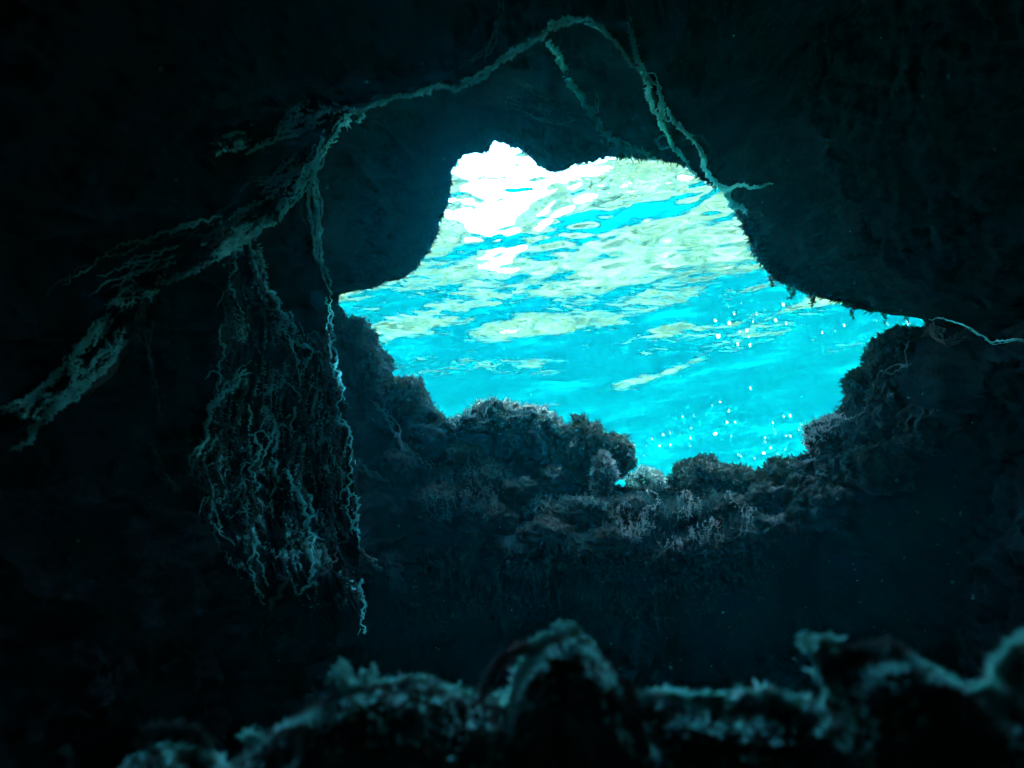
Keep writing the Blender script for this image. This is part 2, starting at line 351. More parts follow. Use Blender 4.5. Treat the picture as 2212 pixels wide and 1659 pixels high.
def thing(name, label, cat, group=None, loc=(0, 0, 0)):
    o = bpy.data.objects.new(name, None); COL.objects.link(o); o.location = loc; o.empty_display_size = 0.1
    return tag(o, label, cat, group)
G2 = 'growth on the sill and right slope'
def strands(name, label, cat, specs, mat=None, part='strand', group='rock ridges with rim light painted as pale growth'):
    """one thing; every strand of it a part"""
    t = None
    for k, sp in enumerate(specs):
        pts, width, kw = sp[0], sp[1], (sp[2] if len(sp) > 2 else {})
        kw = dict(kw); braid = kw.pop('braid', 1); braid = braid if braid < 2 else int(braid * 1.3); kw.setdefault('off', 0.012 if group == G2 else 0.025); kw.setdefault('hair', 3.0 if group == G2 else 1.6); m = kw.pop('mat', mat or M_PALE)
        for b in range(braid):
            mb = MB(); ww = width * (1 if braid < 2 else 0.55) if b == 0 else width * rnd.uniform(0.2, 0.5)
            q = [(u + (0 if b == 0 else rnd.uniform(-1, 1) * width * 1.1), v + (0 if b == 0 else rnd.uniform(-1, 1) * width * 1.1)) for u, v in pts]
            if b and len(q) > 5: i = rnd.randrange(0, len(q) - 4); q = q[i:i + rnd.randrange(4, len(q) - i + 1)]
            res = strand(mb, q, ww, **kw)
            if res is None: continue
            if t is None: t = thing(name, label, cat, group, tuple(res[0][0]))
            mb.build(part, m, t)
    return t

M_PINK = growth_mat('pinkish_growth', [(0.09, 0.12, 0.10), (0.18, 0.15, 0.14), (0.26, 0.16, 0.155)], 8.0, transl=0.3, bump=0.8, bscale=60)
M_DIM = growth_mat('faintly_lit_growth', [(0.04, 0.075, 0.07), (0.085, 0.125, 0.11), (0.15, 0.13, 0.125)], 6.0, transl=0.25, bump=0.8, bscale=60)  # darker copy of the pale growth, painted for weakly lit ridges and crests
M_FRINGE = growth_mat('near_lit_fringe', [(0.15, 0.56, 0.50), (0.28, 0.78, 0.70), (0.50, 0.62, 0.58)], 30.0, transl=0.7, bump=0.8, bscale=120)  # algae fringe; the lit crests of the near rocks are put into its colour
M_NEAR = growth_mat('near_rock', [(0.02, 0.03, 0.026), (0.08, 0.10, 0.085), (0.2, 0.24, 0.2)], 12.0, bump=1.0, bscale=60)
M_TURF = growth_mat('dark_turf', [(0.009, 0.014, 0.011), (0.024, 0.028, 0.02), (0.06, 0.05, 0.045)], 8.0, transl=0.3)

# ------------------------------------------------------------------ rock ridges, their rim light painted as pale growth
strands('rimlit_vein', 'thin pale ridge with painted rim light arching across the ceiling above the opening', 'growth', [
    ([(1272,40),(1225,48),(1190,60),(1160,85),(1130,104),(1095,122),(1062,147),(1048,162),(1020,176),(985,191),(950,185),(925,193),(895,207),(865,208),(835,214),(810,226),(785,239),(765,240)], 8.5, dict(dist=[1.93, 1.92, 1.87], off=0.03, wander=0.4, hair=2.0, var=1.3)),
    ([(1240,42),(1215,44),(1185,52)], 9, {}), ([(1130,100),(1110,108),(1075,128)], 10, {}), ([(930,188),(915,196),(895,204)], 12, {}),
    ([(1060,142),(1040,158),(1000,180)], 6, {})])
strands('rimlit_vein', 'short pale vein sloping down right from the top of the ceiling arch', 'growth', [
    ([(1272,42),(1300,62),(1318,80),(1332,98),(1350,118),(1372,145),(1385,158)], 7, dict(dist=[1.93, 2.12], off=0.03, wander=0.35, hair=1.6)), ([(1262,50),(1290,56),(1306,66)], 7, {})])
strands('rimlit_vein', 'forked pale vein running down the ceiling to the upper right edge of the opening', 'growth', [
    ([(1358,40),(1362,70),(1369,100),(1380,135),(1392,162),(1400,190),(1408,225),(1414,243),(1430,265),(1440,290),(1455,312),(1470,332),(1487,356),(1505,380)], 9.5, dict(hair=2.0, wander=0.3)),
    ([(1396,165),(1415,180),(1428,205),(1428,235),(1424,262),(1432,280)], 8, dict(braid=5, hair=2, wander=1.2)),
    ([(1440,290),(1426,296),(1420,310),(1430,320),(1446,317),(1456,310)], 7, dict(wander=0.2)),
    ([(1425,215),(1432,228),(1428,246),(1442,262)], 10, {}), ([(1362,60),(1352,30),(1356,5)], 6, dict(mat=M_DIM))])
strands('rimlit_vein', 'faint thin vein curling along the upper right rim with a branch trailing right', 'growth', [
    ([(1440,235),(1462,270),(1492,298),(1510,318),(1518,350),(1532,380),(1552,402),(1575,408),(1600,402),(1630,405),(1668,396)], 9, dict(wander=0.3)),
    ([(1572,408),(1578,430),(1600,452),(1612,462)], 11, {}), ([(1612,462),(1632,452),(1646,460),(1654,470)], 7, dict(mat=M_DIM)), ([(1495,290),(1520,300),(1530,312)], 6, dict(mat=M_DIM))])
strands('rimlit_vein', 'dim tufted vein across the dark back ceiling ending above the bright water', 'growth', [
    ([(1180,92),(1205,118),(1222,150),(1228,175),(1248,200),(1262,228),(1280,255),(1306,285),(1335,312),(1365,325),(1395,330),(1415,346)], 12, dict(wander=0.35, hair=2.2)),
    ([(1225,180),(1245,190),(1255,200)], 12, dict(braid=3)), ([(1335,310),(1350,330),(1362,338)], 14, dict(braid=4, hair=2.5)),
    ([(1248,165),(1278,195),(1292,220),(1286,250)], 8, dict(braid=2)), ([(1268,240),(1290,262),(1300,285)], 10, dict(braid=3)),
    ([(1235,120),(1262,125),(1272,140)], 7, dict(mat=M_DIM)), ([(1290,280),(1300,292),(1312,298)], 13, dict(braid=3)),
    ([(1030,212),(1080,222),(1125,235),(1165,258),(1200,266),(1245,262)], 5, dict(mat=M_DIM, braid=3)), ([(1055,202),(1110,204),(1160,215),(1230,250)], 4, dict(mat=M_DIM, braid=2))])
strands('rimlit_vein', 'dim wispy vein hanging down the near ceiling left of the arch top', 'growth', [
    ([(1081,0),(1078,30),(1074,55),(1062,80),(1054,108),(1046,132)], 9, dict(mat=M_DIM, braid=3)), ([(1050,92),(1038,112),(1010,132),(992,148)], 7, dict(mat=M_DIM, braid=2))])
strands('rimlit_vein', 'ragged tufted vein spreading left from the bend of the ceiling arch', 'growth', [
    ([(765,240),(740,230),(715,236),(690,240),(660,243),(640,256),(605,276),(570,292),(530,300),(490,308)], 9, dict(braid=6, hair=2.6, wander=1.4)),
    ([(690,250),(665,268),(640,285),(600,300),(560,318),(530,332)], 12, dict(braid=3, hair=2.4)), ([(600,262),(560,270),(530,285),(480,300),(462,325)], 12, dict(braid=3, hair=2.4)),
    ([(742,240),(738,255),(728,270)], 26, dict(hair=3)), ([(770,240),(782,250),(768,262)], 10, {}), ([(640,240),(600,236),(570,230)], 5, dict(mat=M_DIM, braid=2)), ([(560,215),(575,208)], 8, dict(mat=M_DIM))])
vein = spline([(735,250),(700,310),(650,390),(590,465),(530,508),(465,548),(385,592),(305,632),(230,690),(160,770)], 6.0)[:, :2]; fan = []
for k in range(34):
    c_ = rnd.uniform(-0.06, 0.30); i0 = int(len(vein) * rnd.uniform(0.04, 0.7)); n_ = int(rnd.uniform(14, 38)); pts = []
    for q in range(i0, min(len(vein), i0 + n_), 4):
        tq = vein[min(q + 1, len(vein) - 1)] - vein[max(0, q - 1)]; tq = tq / np.linalg.norm(tq); pts.append(tuple(vein[q] + np.array([-tq[1], tq[0]]) * (c_ * q * 4.2 + rnd.uniform(-5, 5))))
    if len(pts) > 3: fan.append((pts, rnd.uniform(2.5, 5.5), dict(wander=0.9, hair=1.5, mat=M_PALE if c_ < 0.17 else rnd.choice([M_DIM, M_PALE]))))
strands('rimlit_vein', 'long braided pale vein running from the arch bend down to the left', 'growth', fan + [
    ([(735,250),(720,285),(700,310),(672,345),(650,390),(622,430),(590,465),(560,490),(530,508),(500,528),(465,548),(425,572),(385,592),(345,612),(305,632),(272,652)], 13, dict(braid=8, hair=2.5, wander=1.3)),
    ([(715,290),(690,325),(660,352),(625,375),(590,398),(565,425),(530,452),(500,470)], 13, dict(braid=4, hair=2)), ([(640,345),(620,350),(600,372),(575,390),(545,392),(520,410)], 8, dict(braid=3)),
    ([(560,440),(530,462),(490,492),(450,520),(420,545)], 10, dict(braid=3, mat=M_DIM)), ([(500,500),(455,530),(400,548),(350,570),(310,600)], 9, dict(braid=3, mat=M_DIM)),
    ([(690,340),(675,372),(648,420),(620,455)], 8, dict(braid=3))])
strands('rimlit_vein', 'frayed net of dim strands at the lower end of the long left vein', 'growth', [
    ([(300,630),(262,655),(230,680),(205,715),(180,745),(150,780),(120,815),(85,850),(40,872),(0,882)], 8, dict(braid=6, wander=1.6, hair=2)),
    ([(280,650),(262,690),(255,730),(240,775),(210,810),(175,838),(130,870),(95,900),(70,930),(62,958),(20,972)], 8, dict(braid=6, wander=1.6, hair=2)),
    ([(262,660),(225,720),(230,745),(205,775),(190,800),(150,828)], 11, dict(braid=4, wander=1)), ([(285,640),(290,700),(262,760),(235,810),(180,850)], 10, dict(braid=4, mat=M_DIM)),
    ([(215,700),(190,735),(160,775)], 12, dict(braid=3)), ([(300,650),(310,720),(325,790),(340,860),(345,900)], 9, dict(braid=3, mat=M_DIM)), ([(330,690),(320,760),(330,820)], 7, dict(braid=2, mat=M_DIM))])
strands('rimlit_vein', 'pale vein edging the wall that hangs left of the dark overhang', 'growth', [
    ([(700,300),(690,345),(680,400),(686,450),(690,500),(694,545),(704,590),(712,640)], 9, dict(braid=4, wander=0.6, hair=1.6, dist=[1.93, 2.27], off=0.04)),
    ([(690,340),(672,390),(668,440),(676,500),(680,560)], 7, dict(braid=3, dist=[1.95, 2.2], off=0.04)), ([(660,400),(650,450),(660,490)], 5, dict(mat=M_DIM))])


# ------------------------------------------------------------------ ridged, lace-like rock: a fine net of crests, rim light on the crests painted as pale crust
M_LACE, N, L, out = new_mat('laced_rock')
at1 = N.new('ShaderNodeAttribute'); at1.attribute_name = 'crest'; tc = N.new('ShaderNodeTexCoord')
nz = N.new('ShaderNodeTexNoise'); nz.inputs['Scale'].default_value = 9; nz.inputs['Detail'].default_value = 4; L.new(tc.outputs['Object'], nz.inputs['Vector'])
rp = ramp(N, [(0.35, (0.22, 0.68, 0.61)), (0.52, (0.38, 0.60, 0.56)), (0.66, (0.48, 0.40, 0.39))]); L.new(nz.outputs['Fac'], rp.inputs[0])
n2 = N.new('ShaderNodeTexNoise'); n2.inputs['Scale'].default_value = 70; n2.inputs['Detail'].default_value = 4; L.new(tc.outputs['Object'], n2.inputs['Vector'])
mr = N.new('ShaderNodeMath'); mr.operation = 'MULTIPLY_ADD'; L.new(n2.outputs['Fac'], mr.inputs[0]); mr.inputs[1].default_value = 0.9; mr.inputs[2].default_value = -0.45
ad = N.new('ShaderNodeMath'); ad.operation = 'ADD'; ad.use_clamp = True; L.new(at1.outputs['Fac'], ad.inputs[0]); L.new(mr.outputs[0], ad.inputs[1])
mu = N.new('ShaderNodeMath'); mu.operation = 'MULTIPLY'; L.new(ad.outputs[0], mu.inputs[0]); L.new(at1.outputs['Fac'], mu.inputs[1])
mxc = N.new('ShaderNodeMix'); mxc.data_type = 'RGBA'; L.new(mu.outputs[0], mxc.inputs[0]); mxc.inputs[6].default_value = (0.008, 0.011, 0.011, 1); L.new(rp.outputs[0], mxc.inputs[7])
bp = N.new('ShaderNodeBump'); bp.inputs['Strength'].default_value = 0.9; bp.inputs['Distance'].default_value = 0.012; L.new(n2.outputs['Fac'], bp.inputs['Height'])
d = N.new('ShaderNodeBsdfDiffuse'); L.new(mxc.outputs[2], d.inputs['Color']); L.new(bp.outputs[0], d.inputs['Normal']); L.new(d.outputs[0], out.inputs[0])
def smooth2(A, k, it=2):
    for _ in range(it):
        for ax in (0, 1):
            p = np.pad(A, [(k, k) if a == ax else (0, 0) for a in (0, 1)], mode='edge'); A = sum(np.take(p, range(i, i + A.shape[ax]), axis=ax) for i in range(2 * k + 1)) / (2 * k + 1)
    return A
def drape(name, label, box, field, amp, seed, step=1.7, dens=1.0, group='laced rock on the left wall', crust=1.0, off=0.012, tuft=None, fade=None):
    """field(U, V) gives mask 0..1, coordinate along and across the ridges (in picture-independent units of about 10 cm)"""
    u0, u1, v0, v1 = box; k = 4
    cu = np.arange(u0, u1 + step * k, step * k); cv = np.arange(v0, v1 + step * k, step * k)
    D = np.array([[hit(u, v) or np.nan for v in cv] for u in cu]); D = np.where(np.isnan(D), np.nanmax(D), D)
    Dm = D.copy()
    for ax in (0, 1): p_ = np.pad(Dm, [(7, 7) if a == ax else (0, 0) for a in (0, 1)], mode='edge'); Dm = np.min([np.take(p_, range(q, q + D.shape[ax]), axis=ax) for q in range(15)], axis=0)
    D = smooth2(np.where(D > Dm + 0.4, Dm + 0.05, D), 2, 2)                      # no skirts bridging from a near edge to the rock behind
    us = np.arange(u0, u1, step); vs = np.arange(v0, v1, step); U, Vv = np.meshgrid(us, vs, indexing='ij')
    fi = np.clip((us - u0) / (step * k), 0, len(cu) - 1.001); fj = np.clip((vs - v0) / (step * k), 0, len(cv) - 1.001)
    i = fi.astype(int); j = fj.astype(int); a = (fi - i)[:, None]; b = (fj - j)[None]
    Df = (D[i][:, j] * (1 - a) + D[i + 1][:, j] * a) * (1 - b) + (D[i][:, j + 1] * (1 - a) + D[i + 1][:, j + 1] * a) * b
    R_ = CF + ((U - 1106) / FPX)[..., None] * CR + ((829.5 - Vv) / FPX)[..., None] * CU; R_ /= np.linalg.norm(R_, axis=-1, keepdims=True)
    Q = R_ * (Df - off)[..., None]
    Nq = np.cross(np.gradient(Q, axis=0), np.gradient(Q, axis=1)); Nq /= np.linalg.norm(Nq, axis=-1, keepdims=True) + 1e-9
    Nq = np.where((Nq * R_).sum(-1, keepdims=True) > 0, -Nq, Nq); Nq = Nq - 0.6 * R_; Nq /= np.linalg.norm(Nq, axis=-1, keepdims=True)
    m, s, t = field(U, Vv)
    f = lambda x, y, sd, o=2: fbm(np.stack([x.ravel(), y.ravel(), np.full(x.size, sd * 1.37)], 1), 1.0, o, sd, 0.5).reshape(x.shape)
    wx = 0.35 * f(t * 1.3, s * 1.3, seed + 3); ws = 0.5 * f(t * 1.1, s * 1.1, seed + 4)
    r1 = 1 - np.clip(np.abs(f(t * 2.6 + wx, s * 0.62 + ws, seed)) * 4.2, 0, 1); r2 = 1 - np.clip(np.abs(f(t * 4.6 + wx, s * 1.25 + ws, seed + 1)) * 4.0, 0, 1)
    r3 = 1 - np.clip(np.abs(f(t * 9, s * 4, seed + 2)) * 3.5, 0, 1)
    big = 0.5 + f(t * 0.8, s * 0.5, seed + 6)
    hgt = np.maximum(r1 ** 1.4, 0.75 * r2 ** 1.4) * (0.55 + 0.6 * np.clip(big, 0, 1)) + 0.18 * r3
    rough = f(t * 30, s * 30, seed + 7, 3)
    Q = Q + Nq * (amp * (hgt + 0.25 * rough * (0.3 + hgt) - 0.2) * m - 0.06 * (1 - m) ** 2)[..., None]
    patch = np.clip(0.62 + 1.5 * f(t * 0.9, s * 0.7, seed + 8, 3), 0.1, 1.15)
    crest = np.clip((hgt - 0.42) / 0.4, 0, 1) * patch * np.clip(m * 1.5, 0, 1) * crust  # mask that paints rim light onto the ridge crests
    crest = crest * (fade(U, Vv) if fade else 1.0)  # painted crest light weakened where a fade is given
    F = grid_faces(len(us), len(vs)); keepf = m.reshape(-1)[F].max(1) > 0.03
    F = F[keepf]; used = np.unique(F); mp_ = np.full(m.size, -1); mp_[used] = np.arange(len(used)); Vq = Q.reshape(-1, 3)[used]
    t_ = thing(name, label, 'rock', group, tuple(Vq.mean(0)))
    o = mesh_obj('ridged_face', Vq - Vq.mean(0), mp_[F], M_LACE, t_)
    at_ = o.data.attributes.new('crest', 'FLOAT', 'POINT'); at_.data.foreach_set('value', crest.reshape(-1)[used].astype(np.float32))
    c_ = crest.reshape(-1)[used]; ii = np.nonzero(c_ > 0.45 * min(1, crust * 1.1))[0]
    if len(ii):
        ii = RG.choice(ii, min(len(ii), int(3500 * dens)), replace=False); mb = MB(); Nf = Nq.reshape(-1, 3)[used]; kk = np.linalg.norm(Vq.mean(0)) / FPX
        mb.blades(Vq[ii], Nf[ii] + 0.8 * RG.normal(size=(len(ii), 3)), 6 * kk * (0.4 + RG.random(len(ii))), 2.2 * kk); tag(mb.build('turf', tuft or M_PALE, t_), kind='stuff')
    return t_
def curtain_field(U, V):
    vk = [480, 530, 620, 700, 750, 880, 1000, 1120, 1230, 1330, 1400]
    l = np.interp(V, vk, [505, 490, 482, 478, 470, 440, 420, 440, 490, 545, 580]); r = np.interp(V, vk, [540, 558, 582, 650, 704, 748, 768, 774, 778, 784, 790])
    s = V / 62.0; t = (U - l) / (r - l) * (r - l + 90) / 62.0
    m = np.clip((U - l + 14) / 50, 0, 1) * np.clip((r - U + 8) / 18, 0, 1) * np.clip((V - 490) / 40, 0, 1) * np.clip((1400 - V) / 160, 0, 1)
    return m, s, t
def band_field(path, w0, w1, flow=60.0):
    p = spline(path, 6.0)[:, :2]; L_ = np.concatenate([[0], np.cumsum(np.linalg.norm(np.diff(p, axis=0), axis=1))]); T = np.gradient(p, axis=0); T /= np.linalg.norm(T, axis=1, keepdims=True)
    def field(U, V):
        q = np.stack([U.ravel(), V.ravel()], 1); best = np.full(len(q), 1e9); idx = np.zeros(len(q), int)
        for n_ in range(len(p)):
            d2 = (q[:, 0] - p[n_, 0]) ** 2 + (q[:, 1] - p[n_, 1]) ** 2; k_ = d2 < best; best[k_] = d2[k_]; idx[k_] = n_
        dx = q - p[idx]; t = dx[:, 0] * -T[idx, 1] + dx[:, 1] * T[idx, 0]; s = L_[idx] + (dx * T[idx]).sum(1); w = np.interp(idx / len(p), np.linspace(0, 1, len(w0)), w0); wl_ = np.interp(idx / len(p), np.linspace(0, 1, len(w1)), w1)
        mm = np.where(t > 0, np.clip(1.25 * (1 - np.abs(t) / w), 0, 1), np.clip(1.25 * (1 - np.abs(t) / wl_), 0, 1)); end = np.clip(1 - (np.sqrt(best) - np.abs(t)) / 12, 0, 1)
        return (mm * end).reshape(U.shape), (s / flow).reshape(U.shape), (t / flow).reshape(U.shape)
    return field
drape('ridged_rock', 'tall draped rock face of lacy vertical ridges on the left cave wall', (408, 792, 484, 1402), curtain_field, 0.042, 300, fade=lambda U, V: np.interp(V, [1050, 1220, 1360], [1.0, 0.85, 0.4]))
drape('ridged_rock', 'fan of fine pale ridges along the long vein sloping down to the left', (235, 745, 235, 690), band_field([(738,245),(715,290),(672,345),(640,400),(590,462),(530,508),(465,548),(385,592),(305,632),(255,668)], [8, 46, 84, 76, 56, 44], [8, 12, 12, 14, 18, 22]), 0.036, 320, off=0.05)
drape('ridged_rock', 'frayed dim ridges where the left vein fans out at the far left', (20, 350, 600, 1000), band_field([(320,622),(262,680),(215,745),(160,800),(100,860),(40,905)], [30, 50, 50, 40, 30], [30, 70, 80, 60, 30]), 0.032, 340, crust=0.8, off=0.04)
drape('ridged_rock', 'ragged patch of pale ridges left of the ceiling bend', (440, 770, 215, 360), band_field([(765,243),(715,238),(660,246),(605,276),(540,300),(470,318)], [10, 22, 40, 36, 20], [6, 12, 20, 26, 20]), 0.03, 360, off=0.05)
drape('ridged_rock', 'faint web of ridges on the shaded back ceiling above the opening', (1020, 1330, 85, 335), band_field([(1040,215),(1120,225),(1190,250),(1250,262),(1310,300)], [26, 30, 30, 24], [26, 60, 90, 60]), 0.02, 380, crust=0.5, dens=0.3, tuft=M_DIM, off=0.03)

# ------------------------------------------------------------------ lattice of left wall ridges, rim light painted as pale strands
cur = thing('lit_ridge_curtain', 'wide lattice of ridges with rim light painted as knotted pale strands covering the left cave wall', 'growth', None, tuple(at(600, 900, 3.4)))
def curtain_u(s, v):   # s 0..1 across the fan at height v
    l = np.interp(v, [500, 620, 760, 900, 1000, 1120, 1230, 1320], [492, 482, 474, 448, 440, 455, 500, 545])
    r = np.interp(v, [500, 560, 640, 700, 750, 880, 1000, 1120, 1230, 1320], [545, 560, 590, 650, 704, 744, 762, 772, 772, 700])
    return l + (r - l) * s
specs = []
for k in range(40):
    s0 = rnd.random(); v = rnd.choice([505, 520, 560, 620, 700, 740, 770, 800, 820, 860, 900, 940, 1000]) + rnd.uniform(-25, 25)
    if v < 660 and s0 > 0.9: s0 *= 0.8
    L_ = rnd.uniform(130, 420); pts = []; s_ = s0; vv = v
    while vv < min(v + L_, 1330 - 60 * abs(s0 - 0.3)):
        pts.append((curtain_u(s_, vv) + rnd.uniform(-9, 9), vv)); vv += rnd.uniform(24, 42); s_ = min(1, max(0, s_ + rnd.uniform(-0.06, 0.06)))
    if len(pts) >= 3: specs.append((pts, rnd.uniform(3.5, 8)))
for pts, wd in specs:
    mb = MB(); of = rnd.uniform(0.0, 0.04); res = strand(mb, pts, wd, wander=0.95, hair=1.6, hlen=0.9, off=of, var=1.3); pu = res[2]
    # side links that knit the strands together
    for _ in range(rnd.randrange(1, 3)):
        i = rnd.randrange(len(pu)); u, v = pu[i]; du = rnd.choice([-1, 1]) * rnd.uniform(18, 46)
        strand(mb, [(u, v), (u + du * 0.5, v + rnd.uniform(-12, 16)), (u + du, v + rnd.uniform(8, 44))], wd * 0.6, wander=0.25, hair=1.3, off=of, taper=(1.0, 0.3))
    mb.build('strand', rnd.choice([M_PALE, M_PALE, M_PINK, M_DIM, M_DIM]), cur)
for pts, wd, m in [([(715,640),(718,700),(722,760),(732,800),(742,850),(738,890),(750,940),(758,1000),(764,1060),(770,1120),(768,1180),(774,1240),(782,1300),(786,1370)], 6, M_PALE),
                   ([(712,700),(700,740),(705,790),(718,830),(722,880),(715,930),(722,985)], 8, M_PINK), ([(535,800),(505,835),(470,860),(455,900),(442,950),(425,990),(415,1030)], 7, M_PALE),
                   ([(770,1000),(800,1020),(840,1040)], 8, M_DIM), ([(775,1180),(820,1230),(860,1255),(900,1268)], 7, M_DIM), ([(600,1240),(612,1262),(590,1300),(578,1330),(560,1370)], 7, M_DIM),
                   ([(460,900),(490,920),(480,960),(470,1010),(480,1060)], 9, M_DIM), ([(330,960),(350,1010),(370,1050),(385,1065)], 9, M_DIM), ([(425,990),(430,1040),(440,1080)], 8, M_DIM)]:
    for b in range(2):
        mb = MB(); strand(mb, [(u + b * rnd.uniform(-14, 6), v + b * rnd.uniform(-10, 10)) for u, v in pts], wd if not b else wd * 0.6, wander=1.1, hair=1.8, off=0.05); mb.build('strand', m, cur)

# ------------------------------------------------------------------ boulders on the sill of the opening
def ico(sub):
    import bmesh
    bm = bmesh.new(); bmesh.ops.create_icosphere(bm, subdivisions=sub, radius=1.0)
    V = np.array([v.co[:] for v in bm.verts]); F = np.array([[v.index for v in f.verts] for f in bm.faces]); bm.free(); return V, F
ICO = {k: ico(k) for k in (3, 5, 6)}
def billow(Pn, sc, o, seed): 
    s = 0; a = 1.0; q = np.asarray(Pn) * sc
    for k in range(o): s = s + a * (np.abs(noise3(q + 9.1 * k, seed + k)) - 0.22); a *= 0.55; q = q * 2.1
    return s
def boulder(name, label, u, v, dist, ru, rv, rdep, seed, mat=None, tilt=0, group='boulders along the sill of the opening', sub=6, tufts=2600, rough=1.0, tlen=0.028, tmat=None, cat='boulder'):
    c = at(u, v, dist); d = ray(u, v); k = dist / FPX
    V0, F = ICO[sub]; n = V0.copy()
    right = np.cross(d, [0, 0, 1]); right /= np.linalg.norm(right); upv = np.cross(right, d)
    a = math.cos(tilt); b = math.sin(tilt); R1 = right * a + upv * b; U1 = upv * a - right * b
    size = np.array([ru * k, rdep * k, rv * k]); m = size.mean()
    W = n[:, :1] * R1 * size[0] + n[:, 1:2] * d * size[1] + n[:, 2:] * U1 * size[2]
    nn = n[:, :1] * R1 / size[0] + n[:, 1:2] * d / size[1] + n[:, 2:] * U1 / size[2]; nn /= np.linalg.norm(nn, axis=1, keepdims=True)
    q = W / m + seed * 7.7
    disp = m * rough * (0.55 * billow(q, 1.1, 2, seed) + 0.28 * billow(q, 3.0, 3, seed + 9) + 0.05 * fbm(q, 9, 3, seed + 5) - 0.02)
    W = W + nn * disp[:, None]
    t = thing(name, label, cat, group, tuple(c)); W = W + c; BL.append(BVHTree.FromPolygons(W.tolist(), F.tolist()))
    o = mesh_obj('rock', W - c, F, mat or M_ROCK, t)
    # turf on the upper side and outline
    i = RG.integers(0, len(W), tufts); keep = nn[i, 2] + 0.35 * RG.normal(size=tufts) > -0.15; i = i[keep]
    mb = MB(); mb.blades(W[i], nn[i] + 0.9 * RG.normal(size=(len(i), 3)), tlen * (0.35 + RG.random(len(i))), tlen * 0.35)
    tag(mb.build('turf', tmat or M_TURF, t), kind='stuff')
    return t, c, W, nn
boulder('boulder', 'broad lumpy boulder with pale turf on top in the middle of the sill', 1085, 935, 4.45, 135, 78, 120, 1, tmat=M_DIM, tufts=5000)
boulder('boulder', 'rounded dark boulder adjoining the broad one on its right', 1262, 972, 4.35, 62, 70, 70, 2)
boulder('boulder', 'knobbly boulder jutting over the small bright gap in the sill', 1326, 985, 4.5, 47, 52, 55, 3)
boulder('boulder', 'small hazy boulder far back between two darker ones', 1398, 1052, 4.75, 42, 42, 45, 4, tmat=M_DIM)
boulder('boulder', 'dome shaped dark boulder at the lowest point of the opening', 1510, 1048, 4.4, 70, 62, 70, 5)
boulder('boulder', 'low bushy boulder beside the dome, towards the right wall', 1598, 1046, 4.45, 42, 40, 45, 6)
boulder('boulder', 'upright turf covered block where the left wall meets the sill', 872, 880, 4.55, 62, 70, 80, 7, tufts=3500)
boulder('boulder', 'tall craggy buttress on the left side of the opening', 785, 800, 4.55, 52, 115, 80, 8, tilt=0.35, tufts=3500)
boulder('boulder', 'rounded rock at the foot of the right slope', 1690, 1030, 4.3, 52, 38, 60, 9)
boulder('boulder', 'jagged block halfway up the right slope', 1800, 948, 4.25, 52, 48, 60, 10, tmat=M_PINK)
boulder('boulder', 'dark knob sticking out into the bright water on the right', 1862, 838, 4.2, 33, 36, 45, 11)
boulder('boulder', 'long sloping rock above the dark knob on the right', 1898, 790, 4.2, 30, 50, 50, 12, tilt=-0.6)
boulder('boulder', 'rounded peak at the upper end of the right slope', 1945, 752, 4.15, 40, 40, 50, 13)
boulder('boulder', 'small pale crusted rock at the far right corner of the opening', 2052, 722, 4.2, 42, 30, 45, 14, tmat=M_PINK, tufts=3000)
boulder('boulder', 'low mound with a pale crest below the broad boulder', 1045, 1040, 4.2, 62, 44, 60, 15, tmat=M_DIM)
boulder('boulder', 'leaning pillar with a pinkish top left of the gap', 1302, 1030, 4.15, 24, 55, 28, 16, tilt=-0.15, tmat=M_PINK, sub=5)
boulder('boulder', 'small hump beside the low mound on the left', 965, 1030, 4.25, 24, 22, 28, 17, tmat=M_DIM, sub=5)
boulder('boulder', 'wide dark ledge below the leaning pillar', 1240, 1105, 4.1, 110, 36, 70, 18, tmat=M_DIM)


for k, (u, v, d_, a_, b_) in enumerate([(905,965,4.3,40,40),(1000,985,4.25,42,34),(1120,1060,4.15,55,36),(1190,1035,4.2,38,34),(1355,1100,4.05,46,34),(1450,1130,4.05,60,36),(1565,1108,4.1,52,36),(1655,1085,4.15,52,40),(1735,1065,4.15,46,40),
        (1812,1015,4.15,48,44),(1870,945,4.1,50,46),(1925,870,4.05,46,50),(1985,815,4.05,48,44),(2065,800,4.05,58,46),(860,1010,4.2,46,44),(940,1090,4.1,60,44),(1050,1120,4.05,70,44),(1180,1160,3.95,74,44),(1330,1180,3.9,80,46),(1500,1200,3.9,80,46),(1640,1160,3.95,74,48),(1780,1100,4.0,70,50),(1900,1010,4.0,66,56),(2010,920,3.95,70,56)]):
    where = ['under the buttress foot','left below the broad boulder','directly below the broad boulder','between the broad boulder and the ledge','below the pinkish tangle, left end','below the pinkish tangle, centre','below the dome shaped boulder','below the low bushy boulder','below the rounded rock at the slope foot',
        'below the jagged block','inside the jagged block on the right slope','below the dark knob','below the rounded peak','below the far right crusted rock','beside the curtain foot','two rows below the buttress','deep below the low mound','deep below the dark ledge','deep below the leaning pillar','deep below the tangle centre','deep below the bushy boulder','deep on the right slope foot','deep on the middle right slope','deep on the upper right slope'][k]
    boulder('boulder', 'dim lumpy rock on the slope ' + where, u, v, d_, a_, b_, max(a_, b_), 30 + k, sub=5, tufts=900, mat=M_SLOPE, tlen=0.016, group='dim rocks on the slope under the sill')

